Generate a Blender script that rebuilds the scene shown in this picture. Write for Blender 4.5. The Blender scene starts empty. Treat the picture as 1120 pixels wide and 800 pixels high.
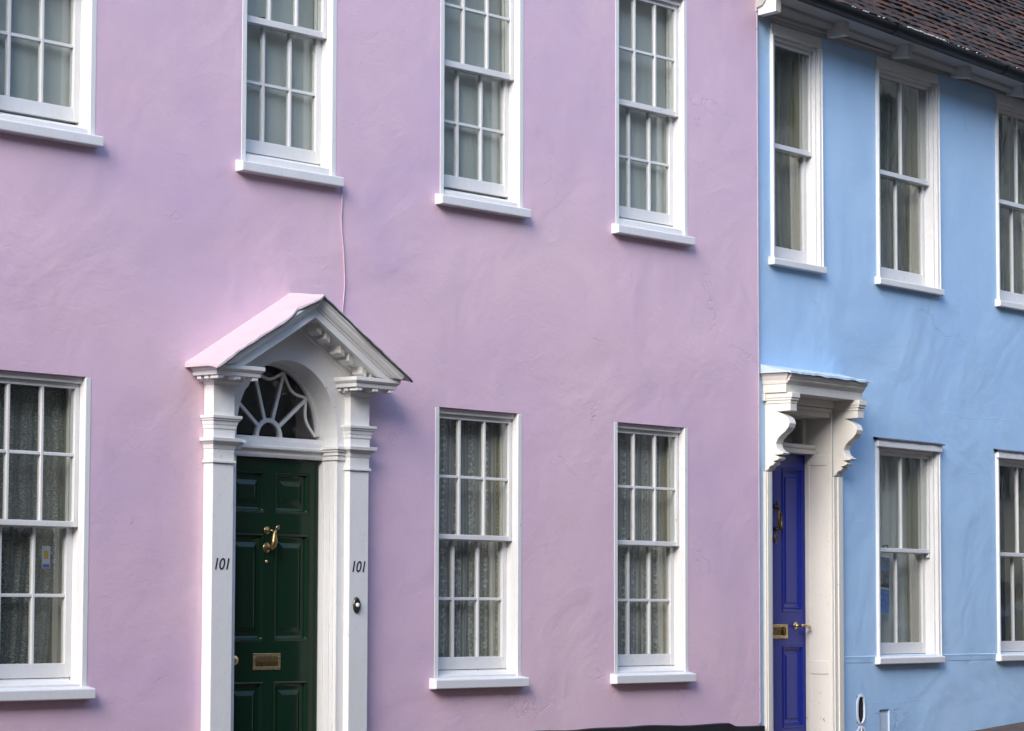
import bpy, math, random
from mathutils import Vector, noise
R = math.radians
random.seed(7)
scene = bpy.context.scene
C = scene.collection

# ------------------------------------------------------------------ mesh helpers
class MB:
    """collects boxes, prisms, tubes and grids; build() links them as ONE mesh object"""
    def __init__(s): s.v, s.f, s.smooth = [], [], []
    def add(s, vs, fs, smooth=False):
        n = len(s.v); s.v += [tuple(p) for p in vs]
        s.f += [tuple(i + n for i in f) for f in fs]; s.smooth += [smooth] * len(fs)
        return s
    def box(s, x0, x1, y0, y1, z0, z1):
        v = [(x, y, z) for z in (z0, z1) for y in (y0, y1) for x in (x0, x1)]
        return s.add(v, [(0,2,3,1),(4,5,7,6),(0,1,5,4),(2,6,7,3),(0,4,6,2),(1,3,7,5)])
    def prism(s, poly, a0, a1, axis='x', smooth=False):
        """poly: 2-D outline; axis x: (y,z), y: (x,z), z: (x,y); a0/a1 may be functions of the outline point"""
        def P(p, a):
            a = a(p) if callable(a) else a
            return {'x': (a, p[0], p[1]), 'y': (p[0], a, p[1]), 'z': (p[0], p[1], a)}[axis]
        n = len(poly)
        v = [P(p, a0) for p in poly] + [P(p, a1) for p in poly]
        s.add(v, [tuple(range(n))[::-1], tuple(range(n, 2*n))])
        s.f += [tuple(len(s.v) - 2*n + k for k in (i, (i+1) % n, n + (i+1) % n, n + i)) for i in range(n)]
        s.smooth += [smooth] * n
        return s
    def tube(s, pts, r, k=10, smooth=True):
        pts = [Vector(p) for p in pts]; rs = r if isinstance(r, (list, tuple)) else [r] * len(pts)
        vs, fs = [], []; up = None
        for i, p in enumerate(pts):
            d = (pts[min(i+1, len(pts)-1)] - pts[max(i-1, 0)]).normalized()
            if up is None: up = d.orthogonal().normalized()
            up = (up - d * up.dot(d)).normalized(); w = d.cross(up)
            for j in range(k):
                a = 2*math.pi*j/k
                vs.append(p + (up*math.cos(a) + w*math.sin(a)) * rs[i])
        for i in range(len(pts)-1):
            for j in range(k):
                fs.append((i*k+j, i*k+(j+1) % k, (i+1)*k+(j+1) % k, (i+1)*k+j))
        fs += [tuple(range(k))[::-1], tuple(range((len(pts)-1)*k, len(pts)*k))]
        return s.add(vs, fs, smooth)
    def lathe(s, prof, c, axis='y', k=24, sx=1.0, sz=1.0):
        """prof: (radius, height); revolves about axis through c"""
        vs, fs = [], []
        for r, h in prof:
            for j in range(k):
                a = 2*math.pi*j/k; u, w = r*math.cos(a)*sx, r*math.sin(a)*sz
                q = {'y': (u, h, w), 'z': (u, w, h), 'x': (h, u, w)}[axis]
                vs.append((c[0]+q[0], c[1]+q[1], c[2]+q[2]))
        for i in range(len(prof)-1):
            for j in range(k):
                fs.append((i*k+j, i*k+(j+1) % k, (i+1)*k+(j+1) % k, (i+1)*k+j))
        fs += [tuple(range(k))[::-1], tuple(range((len(prof)-1)*k, len(prof)*k))]
        return s.add(vs, fs, True)
    def grid(s, fn, nu, nv, smooth=True):
        vs = [fn(i/nu, j/nv) for j in range(nv+1) for i in range(nu+1)]
        fs = [(j*(nu+1)+i, j*(nu+1)+i+1, (j+1)*(nu+1)+i+1, (j+1)*(nu+1)+i) for j in range(nv) for i in range(nu)]
        return s.add(vs, fs, smooth)
    def build(s, name, mat, parent=None, bevel=0.0, seg=2):
        me = bpy.data.meshes.new(name); me.from_pydata(s.v, [], s.f)
        me.polygons.foreach_set('use_smooth', s.smooth); me.update()
        import bmesh
        bm = bmesh.new(); bm.from_mesh(me); bmesh.ops.recalc_face_normals(bm, faces=bm.faces); bm.to_mesh(me); bm.free()
        me.materials.append(mat)
        o = bpy.data.objects.new(name, me); C.objects.link(o)
        if parent: o.parent = parent
        if bevel:
            m = o.modifiers.new('Bevel', 'BEVEL'); m.width = bevel; m.segments = seg
            m.limit_method = 'ANGLE'; m.angle_limit = R(35)
        return o

def tag(o, label=None, cat=None, group=None, kind=None):
    for k, v in (('label', label), ('category', cat), ('group', group), ('kind', kind)):
        if v: o[k] = v
    return o
def empty(name, loc=(0,0,0), rz=0, parent=None):
    o = bpy.data.objects.new(name, None); C.objects.link(o)
    o.location = loc; o.rotation_euler = (0,0,rz); o.empty_display_size = .2
    if parent: o.parent = parent
    return o

# ------------------------------------------------------------------ materials
def nt(name):
    m = bpy.data.materials.new(name); m.use_nodes = True
    t = m.node_tree; t.nodes.clear()
    out = t.nodes.new('ShaderNodeOutputMaterial')
    return m, t, out
def N(t, typ, **kw):
    n = t.nodes.new(typ)
    for k, v in kw.items():
        if k in n.inputs: n.inputs[k].default_value = v
        else: setattr(n, k, v)
    return n
def L(t, a, b): t.links.new(a, b)
def coords(t, scale=(1,1,1)):
    tc = N(t, 'ShaderNodeTexCoord'); mp = N(t, 'ShaderNodeMapping'); mp.inputs['Scale'].default_value = scale
    L(t, tc.outputs['Object'], mp.inputs['Vector']); return mp.outputs['Vector']
def tex(t, vec, scale, detail=4, rough=.55, dist=0):
    n = N(t, 'ShaderNodeTexNoise', Scale=scale, Detail=detail, Roughness=rough, Distortion=dist)
    L(t, vec, n.inputs['Vector']); return n.outputs['Fac']
def ramp(t, fac, stops):
    r = N(t, 'ShaderNodeValToRGB'); e = r.color_ramp.elements
    while len(e) < len(stops): e.new(.5)
    for i, (p, c) in enumerate(stops):
        e[i].position = p; e[i].color = (*c, 1) if len(c) == 3 else c
    L(t, fac, r.inputs['Fac']); return r.outputs['Color']
def mixc(t, fac, a, b, blend='MIX'):
    m = N(t, 'ShaderNodeMix', data_type='RGBA', blend_type=blend)
    for k, v in ((0, fac), (6, a), (7, b)):
        if hasattr(v, 'is_output'): L(t, v, m.inputs[k])
        else: m.inputs[k].default_value = (*v, 1) if isinstance(v, tuple) else v
    return m.outputs[2]
def math_(t, op, a, b=0.0, c=0.0, clamp=False):
    m = N(t, 'ShaderNodeMath', operation=op, use_clamp=clamp)
    for i, v in enumerate((a, b, c)):
        if hasattr(v, 'is_output'): L(t, v, m.inputs[i])
        else: m.inputs[i].default_value = v
    return m.outputs[0]
def bump(t, h, strength, dist, prev=None):
    b = N(t, 'ShaderNodeBump', Strength=strength, Distance=dist); L(t, h, b.inputs['Height'])
    if prev is not None: L(t, prev, b.inputs['Normal'])
    return b.outputs['Normal']
def bsdf(t, out, color, rough=.5, metal=0, normal=None, spec=.5, coat=0):
    p = N(t, 'ShaderNodeBsdfPrincipled', Roughness=.5, Metallic=metal)
    p.inputs['Specular IOR Level'].default_value = spec
    p.inputs['Coat Weight'].default_value = coat; p.inputs['Coat Roughness'].default_value = .12
    if hasattr(color, 'is_output'): L(t, color, p.inputs['Base Color'])
    else: p.inputs['Base Color'].default_value = (*color, 1)
    if hasattr(rough, 'is_output'): L(t, rough, p.inputs['Roughness'])
    else: p.inputs['Roughness'].default_value = rough
    if normal is not None: L(t, normal, p.inputs['Normal'])
    L(t, p.outputs[0], out.inputs['Surface']); return p

def stucco(name, base, dark, light, crack=.35, dirt=(.30,.25,.28), swell=.036, joints=False):
    """painted old render: trowel waves, fine grain, hair cracks, blotches and grime"""
    m, t, out = nt(name); v = coords(t)
    blot = tex(t, v, .55, 5, .6, .6); blot2 = tex(t, v, 2.6, 5, .62, .4)
    streak = tex(t, coords(t, (3.0, 3.0, .5)), 1.3, 5, .6, .8)
    col = ramp(t, blot, [(.30, dark), (.52, base), (.72, light)])
    col = mixc(t, math_(t, 'MULTIPLY', ramp(t, blot2, [(.48, (0,0,0)), (.75, (1,1,1))]), .30), col, light)
    col = mixc(t, math_(t, 'MULTIPLY', ramp(t, streak, [(.56, (0,0,0)), (.80, (1,1,1))]), .12), col, dark)
    col = mixc(t, math_(t, 'MULTIPLY', ramp(t, tex(t, v, 38, 5, .7), [(.45, (0,0,0)), (.68, (1,1,1))]), .26), col, dark)
    # grime smudges with a shape of their own
    sm = math_(t, 'MULTIPLY', ramp(t, tex(t, v, 1.7, 8, .68, 1.4), [(.60, (0,0,0)), (.78, (1,1,1))]), .26)
    col = mixc(t, sm, col, dirt)
    # hair cracks
    vo = N(t, 'ShaderNodeTexVoronoi', feature='DISTANCE_TO_EDGE', Scale=1.1)
    wv = N(t, 'ShaderNodeVectorMath', operation='ADD'); nz = N(t, 'ShaderNodeTexNoise', Scale=2.2, Detail=6, Roughness=.6)
    L(t, v, nz.inputs['Vector']); sc = N(t, 'ShaderNodeVectorMath', operation='SCALE'); sc.inputs['Scale'].default_value = .9
    L(t, nz.outputs['Color'], sc.inputs[0]); L(t, v, wv.inputs[0]); L(t, sc.outputs[0], wv.inputs[1]); L(t, wv.outputs[0], vo.inputs['Vector'])
    line = ramp(t, vo.outputs['Distance'], [(0, (1,1,1)), (.012, (0,0,0))])
    gate = ramp(t, tex(t, v, .8, 3), [(.57, (0,0,0)), (.66, (1,1,1))])
    crk = math_(t, 'MULTIPLY', line, gate)
    col = mixc(t, math_(t, 'MULTIPLY', crk, crack), col, dirt)
    # relief
    def turned(sc, a):
        q = N(t, 'ShaderNodeMapping'); q.inputs['Rotation'].default_value = (0, a, 0); q.inputs['Scale'].default_value = sc
        tc = N(t, 'ShaderNodeTexCoord'); L(t, tc.outputs['Object'], q.inputs['Vector']); return q.outputs['Vector']
    n1 = bump(t, tex(t, v, 1.1, 3, .5, .5), .60, swell)
    sweep = math_(t, 'MULTIPLY', tex(t, turned((.8,1,1.3), R(50)), 4.6, 6, .6, 1.6), ramp(t, tex(t, v, 1.3, 2), [(.38, (.12,)*3), (.70, (1,1,1))]))
    n2 = bump(t, sweep, .34, .012, n1)
    n3 = bump(t, tex(t, turned((.75,1,1.25), R(-25)), 19, 5, .62, .9), .36, .0042, n2)
    n4 = bump(t, tex(t, v, 150, 3, .6), .18, .0016, n3)
    pit = ramp(t, tex(t, v, 34, 2, .5), [(.22, (0,0,0)), (.30, (1,1,1))]); n4 = bump(t, pit, .55, .0035, n4)
    n5 = bump(t, math_(t, 'MULTIPLY', crk, -1), .6, .004, n4)
    if joints:      # old patch and lift lines showing faintly through the coats
        bk = N(t, 'ShaderNodeTexBrick', Scale=1.0); bk.inputs['Mortar Size'].default_value = .006; bk.inputs['Mortar Smooth'].default_value = .6
        bk.inputs['Brick Width'].default_value = 1.35; bk.inputs['Row Height'].default_value = .46; bk.offset = .37
        sp = N(t, 'ShaderNodeSeparateXYZ'); L(t, v, sp.inputs[0]); cb = N(t, 'ShaderNodeCombineXYZ')
        wz = math_(t, 'ADD', sp.outputs[2], math_(t, 'MULTIPLY', tex(t, v, 1.1, 4), .12))
        L(t, sp.outputs[0], cb.inputs[0]); L(t, wz, cb.inputs[1]); L(t, cb.outputs[0], bk.inputs['Vector'])
        g2 = ramp(t, tex(t, v, 1.4, 3), [(.50, (0,0,0)), (.62, (1,1,1))])
        n5 = bump(t, math_(t, 'MULTIPLY', bk.outputs['Fac'], g2), .20, .004, n5)
    bsdf(t, out, col, .62, 0, n5, .35); return m

def paint(name, base, worn=(.42,.37,.30), wear=.25, rough=.38, bumpy=.25, stain=(.60,.56,.48), gate=.54):
    m, t, out = nt(name); v = coords(t)
    a = tex(t, v, 3.1, 6, .6, .4); b = tex(t, coords(t, (9,9,1.6)), 7, 5, .65)
    col = mixc(t, math_(t, 'MULTIPLY', ramp(t, a, [(.45, (0,0,0)), (.75, (1,1,1))]), .35), base, tuple(x*y for x, y in zip(base, (.93,.92,.88))))
    col = mixc(t, math_(t, 'MULTIPLY', ramp(t, b, [(.48, (0,0,0)), (.74, (1,1,1))]), .30), col, stain)
    col = mixc(t, math_(t, 'MULTIPLY', ramp(t, tex(t, v, 11, 5, .6), [(.52, (0,0,0)), (.75, (1,1,1))]), .22), col, stain)
    chip = math_(t, 'MULTIPLY', ramp(t, tex(t, coords(t, (1,1,.6)), 46, 4, .55), [(.655, (0,0,0)), (.685, (1,1,1))]), ramp(t, tex(t, v, 2.3, 4, .6), [(gate, (0,0,0)), (gate+.10, (1,1,1))]))
    col = mixc(t, math_(t, 'MULTIPLY', chip, wear), col, worn)
    n = bump(t, tex(t, v, 14, 5, .6), bumpy, .004)
    n = bump(t, tex(t, coords(t, (1,1,.25)), 120, 3, .6), bumpy, .0008, n)
    n = bump(t, math_(t, 'MULTIPLY', chip, -1), .5, .002, n)
    bsdf(t, out, col, rough, 0, n, .45); return m

def gloss(name, base, rough=.16, dust=.10, spec=.4, coat=.15):
    m, t, out = nt(name); v = coords(t)
    b = tex(t, coords(t, (6,6,1)), 6, 5, .6)
    col = mixc(t, math_(t, 'MULTIPLY', ramp(t, b, [(.45, (0,0,0)), (.8, (1,1,1))]), dust), base, tuple(min(1, x*1.5+.02) for x in base))
    n = bump(t, tex(t, v, 5, 3), .18, .004)
    n = bump(t, tex(t, coords(t, (40,40,3)), 4, 4), .10, .0015, n)
    r = math_(t, 'MULTIPLY_ADD', tex(t, v, 9, 4), .16, rough-.05)
    bsdf(t, out, col, r, 0, n, spec, coat); return m

def metal(name, base, rough=.25, tarnish=(.08,.06,.03), amount=.5):
    m, t, out = nt(name); v = coords(t)
    f = ramp(t, tex(t, v, 38, 5, .65), [(.42, (0,0,0)), (.68, (1,1,1))])
    col = mixc(t, math_(t, 'MULTIPLY', f, amount), base, tarnish)
    bsdf(t, out, col, math_(t, 'MULTIPLY_ADD', f, .25, rough), 1, bump(t, tex(t, v, 60, 3), .15, .002)); return m

def plain(name, base, rough=.6, var=.12, scale=6, spec=.4, b=.2):
    m, t, out = nt(name); v = coords(t)
    col = mixc(t, ramp(t, tex(t, v, scale, 6, .6), [(.3, (0,0,0)), (.7, (1,1,1))]), tuple(x*(1-var) for x in base), tuple(min(1, x*(1+var)) for x in base))
    bsdf(t, out, col, rough, 0, bump(t, tex(t, v, scale*7, 5, .6), b, .004), spec); return m

def glass_mat(name, tint=(.95,.97,.955), gain=1.25):
    m, t, out = nt(name); v = coords(t)
    n = bump(t, tex(t, coords(t, (1,1,.7)), 4.5, 2, .4, .6), .13, .008)
    g = N(t, 'ShaderNodeNewGeometry'); dp = N(t, 'ShaderNodeVectorMath', operation='DOT_PRODUCT'); L(t, n, dp.inputs[0]); L(t, g.outputs['Incoming'], dp.inputs[1])
    c = math_(t, 'ABSOLUTE', dp.outputs['Value'])      # Schlick, the same from both sides of the pane
    fac = math_(t, 'MULTIPLY_ADD', math_(t, 'POWER', math_(t, 'SUBTRACT', 1.0, c, clamp=True), 5.0), .96, .04)
    fac = math_(t, 'MULTIPLY', fac, gain, clamp=True)
    tr = N(t, 'ShaderNodeBsdfTransparent'); tr.inputs['Color'].default_value = (*tint, 1)
    gl = N(t, 'ShaderNodeBsdfGlossy', Roughness=.03); L(t, n, gl.inputs['Normal'])
    gl.inputs['Color'].default_value = (.95,.97,1,1)
    # thin film of street dust on the panes
    df = N(t, 'ShaderNodeBsdfDiffuse'); df.inputs['Color'].default_value = (.50,.50,.46,1)
    mx = N(t, 'ShaderNodeMixShader'); L(t, fac, mx.inputs[0]); L(t, tr.outputs[0], mx.inputs[1]); L(t, gl.outputs[0], mx.inputs[2])
    m2 = N(t, 'ShaderNodeMixShader')
    L(t, math_(t, 'MULTIPLY', ramp(t, tex(t, coords(t, (1,1,.5)), 3, 6, .65), [(.35, (.15,)*3), (.75, (1,1,1))]), .03), m2.inputs[0])
    L(t, mx.outputs[0], m2.inputs[1]); L(t, df.outputs[0], m2.inputs[2])
    L(t, m2.outputs[0], out.inputs['Surface']); return m

def cloth(name, color, kind='voile', opac=(.6,.9)):
    m, t, out = nt(name); v = coords(t)
    if kind == 'voile':
        f = tex(t, coords(t, (14,1,.35)), 3.0, 4, .55)
        fac = math_(t, 'MULTIPLY_ADD', f, opac[1]-opac[0], opac[0], clamp=True)
    elif kind == 'lace':        # columns of leafy motifs between plain vertical threads
        sx = N(t, 'ShaderNodeSeparateXYZ'); L(t, v, sx.inputs[0])
        st = math_(t, 'SINE', math_(t, 'MULTIPLY', sx.outputs[0], 2*math.pi/.011))
        st = math_(t, 'MULTIPLY_ADD', st, .5, .5)
        cl = math_(t, 'SINE', math_(t, 'MULTIPLY', sx.outputs[0], 2*math.pi/.135))
        cl = ramp(t, math_(t, 'MULTIPLY_ADD', cl, .5, .5), [(.45, (0,0,0)), (.70, (1,1,1))])
        vo = N(t, 'ShaderNodeTexVoronoi', feature='F1', Scale=1); L(t, coords(t, (72,1,44)), vo.inputs['Vector'])
        mo = ramp(t, vo.outputs['Distance'], [(.12, (1,1,1)), (.62, (0,0,0))])
        mo = math_(t, 'MULTIPLY', mo, cl)
        fac = math_(t, 'ADD', math_(t, 'MULTIPLY_ADD', st, opac[1]-opac[0], opac[0]), math_(t, 'MULTIPLY', mo, .50), clamp=True)
    else:                       # dotted net with a scatter of denser flowers
        vo = N(t, 'ShaderNodeTexVoronoi', feature='F1', Scale=1); L(t, coords(t, (120,1,120)), vo.inputs['Vector'])
        mo = ramp(t, vo.outputs['Distance'], [(.25, (1,1,1)), (.5, (0,0,0))])
        big = ramp(t, tex(t, coords(t, (1,1,.5)), 9, 3), [(.48, (0,0,0)), (.56, (1,1,1))])
        fac = math_(t, 'ADD', opac[0], math_(t, 'MULTIPLY', mo, math_(t, 'MULTIPLY_ADD', big, .20, opac[1]-opac[0])), clamp=True)
    tr = N(t, 'ShaderNodeBsdfTransparent')
    df = N(t, 'ShaderNodeBsdfDiffuse'); df.inputs['Color'].default_value = (*color, 1)
    tl = N(t, 'ShaderNodeBsdfTranslucent'); tl.inputs['Color'].default_value = (*color, 1)
    m1 = N(t, 'ShaderNodeMixShader'); m1.inputs[0].default_value = .35
    L(t, df.outputs[0], m1.inputs[1]); L(t, tl.outputs[0], m1.inputs[2])
    m2 = N(t, 'ShaderNodeMixShader'); L(t, fac, m2.inputs[0]); L(t, tr.outputs[0], m2.inputs[1]); L(t, m1.outputs[0], m2.inputs[2])
    L(t, m2.outputs[0], out.inputs['Surface']); return m

def tile_mat(name):
    m, t, out = nt(name); v = coords(t)
    g = N(t, 'ShaderNodeNewGeometry')
    col = ramp(t, g.outputs['Random Per Island'], [(0, (.016,.009,.006)), (.35, (.030,.015,.009)), (.75, (.050,.022,.011)), (1, (.095,.036,.016))])
    col = mixc(t, math_(t, 'MULTIPLY', ramp(t, tex(t, v, 9, 6, .65), [(.5, (0,0,0)), (.72, (1,1,1))]), .6), col, (.035,.032,.024))
    col = mixc(t, math_(t, 'MULTIPLY', ramp(t, tex(t, v, 31, 5, .7), [(.62, (0,0,0)), (.74, (1,1,1))]), .25), col, (.10,.085,.06))
    bsdf(t, out, col, .85, 0, bump(t, tex(t, v, 45, 5, .65), .5, .006), .25); return m

def flyer_mat(name, x0, x1, z0, z1):
    """printed sheet: dark photograph in the upper half over blue with a white rule"""
    m, t, out = nt(name)
    tc = N(t, 'ShaderNodeTexCoord'); s = N(t, 'ShaderNodeSeparateXYZ'); L(t, tc.outputs['Generated'], s.inputs[0])
    z = s.outputs[2]; x = s.outputs[0]
    col = ramp(t, z, [(0, (.04,.18,.62)), (.42, (.06,.24,.70)), (.425, (.6,.65,.7)), (.45, (.6,.65,.7)), (.455, (.02,.02,.03)), (.75, (.02,.02,.03)), (.755, (.09,.26,.66))])
    for n in t.nodes:
        if n.bl_idname == 'ShaderNodeValToRGB': n.color_ramp.interpolation = 'CONSTANT'
    blob = ramp(t, tex(t, coords(t), 22, 2), [(.5, (0,0,0)), (.56, (1,1,1))])
    col = mixc(t, math_(t, 'MULTIPLY', blob, .35), col, (.35,.42,.5))
    bsdf(t, out, col, .4); return m

M = {}
M['pink'] = stucco('pink painted render', (.69,.487,.583), (.612,.435,.580), (.75,.54,.60), .25, (.34,.27,.33))
M['blue'] = stucco('blue painted render', (.40,.59,.80), (.355,.54,.78), (.46,.64,.83), .4, (.22,.31,.44), .062, True)
M['white'] = paint('white joinery paint', (.70,.695,.69), wear=.55, worn=(.33,.29,.24), bumpy=.35, gate=.50)
M['whiteclean'] = paint('white sill paint', (.69,.69,.70), wear=.35, bumpy=.4)
M['ivory'] = paint('ivory joinery paint', (.70,.665,.60), wear=.75, worn=(.16,.13,.10), gate=.53)
M['greyed'] = paint('weathered shade-grey eaves paint', (.46,.45,.43), wear=.6, worn=(.2,.18,.16), stain=(.35,.34,.30))  # white darkened to carry the shade under the eaves, plus real weathering
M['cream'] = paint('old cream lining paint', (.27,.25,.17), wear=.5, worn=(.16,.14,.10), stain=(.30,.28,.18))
M['green'] = gloss('dark green gloss', (.003,.021,.009), .18, .03, .22, .06)
M['bluedoor'] = gloss('royal blue gloss', (.007,.020,.24), .30, .0, .35, 0)
M['roofpaint'] = paint('pale pink painted lead', (.56,.46,.475), worn=(.33,.28,.26), wear=.7, stain=(.40,.34,.33), gate=.44, rough=.5, bumpy=.4)
M['bluelead'] = paint('pale blue painted lead', (.46,.57,.69), worn=(.5,.55,.6), wear=.5, rough=.5, bumpy=.5)
M['seam'] = paint('chipped paint seam', (.47,.385,.46), worn=(.06,.05,.05), wear=.9, gate=.44)
M['cable'] = plain('painted cable', (.50,.35,.42), .6)
M['rim'] = paint('whitish blue rim paint', (.62,.70,.80), wear=.6)
M['brass'] = metal('aged brass', (.66,.50,.26), .26, (.10,.07,.03), .5)
M['oldbrass'] = metal('old polished brass', (.46,.33,.15), .26, (.05,.035,.015), .75)
M['darkbrass'] = metal('dull dark brass', (.22,.15,.06), .35, (.03,.02,.01), .7)
M['black'] = plain('black bitumen paint', (.010,.010,.012), .55, .3, 5)
M['ink'] = plain('navy black paint', (.012,.012,.03), .4, .1)
M['gutter'] = plain('black gutter paint', (.004,.005,.008), .45, .3, 9, .2)
M['lichen'] = plain('grey lichen crust', (.42,.43,.40), .9, .5, 60)
M['glass'] = glass_mat('old window glass', gain=1.5)
M['darkglass'] = glass_mat('fanlight glass', (.7,.72,.7), .55)  # tint and mirroring lowered so the hall behind reads dark
M['tile'] = tile_mat('plain clay roof tiles')
M['voile'] = cloth('flat net blind', (.80,.83,.80), 'voile', (.94,1.0))
M['lace'] = cloth('patterned lace net', (.88,.88,.86), 'lace', (.30,.56))
M['net'] = cloth('dotted lace net', (.66,.68,.63), 'net', (.30,.50))
M['drape'] = cloth('sheer green grey drape', (.46,.50,.47), 'voile', (.22,.62))
M['beige'] = cloth('pale beige drape', (.88,.87,.82), 'voile', (.82,1.0))
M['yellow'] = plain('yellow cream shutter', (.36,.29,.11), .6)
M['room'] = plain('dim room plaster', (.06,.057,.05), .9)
M['void'] = plain('unlit opening black', (.006,.006,.006), .8)  # flat black standing in for the darkness of gaps, niche and hall
M['asphalt'] = plain('asphalt', (.05,.05,.052), .9, .3, 30, .3, .6)
M['paving'] = plain('brown brick paving', (.085,.058,.045), .85, .4, 12, .3, .6)
M['kerb'] = plain('granite kerb', (.25,.25,.25), .8)
M['earth'] = plain('distant ground', (.09,.09,.07), .95)
M['slate'] = plain('grey slate', (.08,.08,.09), .7, .3, 8)
M['sticker'] = plain('pale sticker', (.20,.23,.25), .4)
M['ochre'] = plain('ochre print', (.20,.15,.03), .4)
M['navy'] = plain('navy print', (.03,.06,.20), .4)
M['brick'] = plain('stock brick', (.30,.225,.175), .85, .3, 9)
M['iron'] = metal('dark bell metal', (.20,.18,.14), .25, (.02,.02,.02), .6)

# ------------------------------------------------------------------ building blocks
def wall_with_holes(x0, x1, z0, z1, y0, y1, holes):
    xs = sorted({x0, x1, *[h[0] for h in holes], *[h[1] for h in holes]})
    zs = sorted({z0, z1, *[h[2] for h in holes], *[h[3] for h in holes]})
    solid = lambda i, j: 0 <= i < len(xs)-1 and 0 <= j < len(zs)-1 and not any(h[0] <= (xs[i]+xs[i+1])/2 <= h[1] and h[2] <= (zs[j]+zs[j+1])/2 <= h[3] for h in holes)
    m = MB(); idx = {}
    def V(i, j, k):
        if (i, j, k) not in idx:
            idx[(i, j, k)] = len(m.v); m.v.append((xs[i], (y0, y1)[k], zs[j]))
        return idx[(i, j, k)]
    def F(*q): m.f.append(q); m.smooth.append(False)
    for i in range(len(xs)-1):
        for j in range(len(zs)-1):
            if not solid(i, j): continue
            F(V(i,j,0), V(i+1,j,0), V(i+1,j+1,0), V(i,j+1,0)); F(V(i,j,1), V(i,j+1,1), V(i+1,j+1,1), V(i+1,j,1))
            if not solid(i-1, j): F(V(i,j,0), V(i,j+1,0), V(i,j+1,1), V(i,j,1))
            if not solid(i+1, j): F(V(i+1,j,0), V(i+1,j,1), V(i+1,j+1,1), V(i+1,j+1,0))
            if not solid(i, j-1): F(V(i,j,0), V(i,j,1), V(i+1,j,1), V(i+1,j,0))
            if not solid(i, j+1): F(V(i,j+1,0), V(i+1,j+1,0), V(i+1,j+1,1), V(i,j+1,1))
    return m

def sash_mesh(x0, x1, z0, z1, y, cols, rows, stile, top, bot, thick=.036, bar=.019, jit=0.0):
    m = MB()
    m.box(x0, x0+stile, y, y+thick, z0, z1); m.box(x1-stile, x1, y, y+thick, z0, z1)
    a, b = x0+stile, x1-stile; c, d = z0+bot, z1-top
    m.box(a, b, y+.001, y+thick-.001, z0, c); m.box(a, b, y+.001, y+thick-.001, d, z1)
    w = (b-a-(cols-1)*bar)/cols; h = (d-c-(rows-1)*bar)/rows
    xb = [a+(i+1)*w+i*bar for i in range(cols-1)]
    for x in xb: m.box(x, x+bar, y+.004, y+thick-.004, c, d)
    edges = [a] + [q for x in xb for q in (x, x+bar)] + [b]
    for j in range(rows-1):
        z = c+(j+1)*h+j*bar
        for k in range(0, len(edges), 2):
            m.box(edges[k], edges[k+1], y+.006, y+thick-.005, z, z+bar)
    return m, (a, b, c, d)

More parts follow.
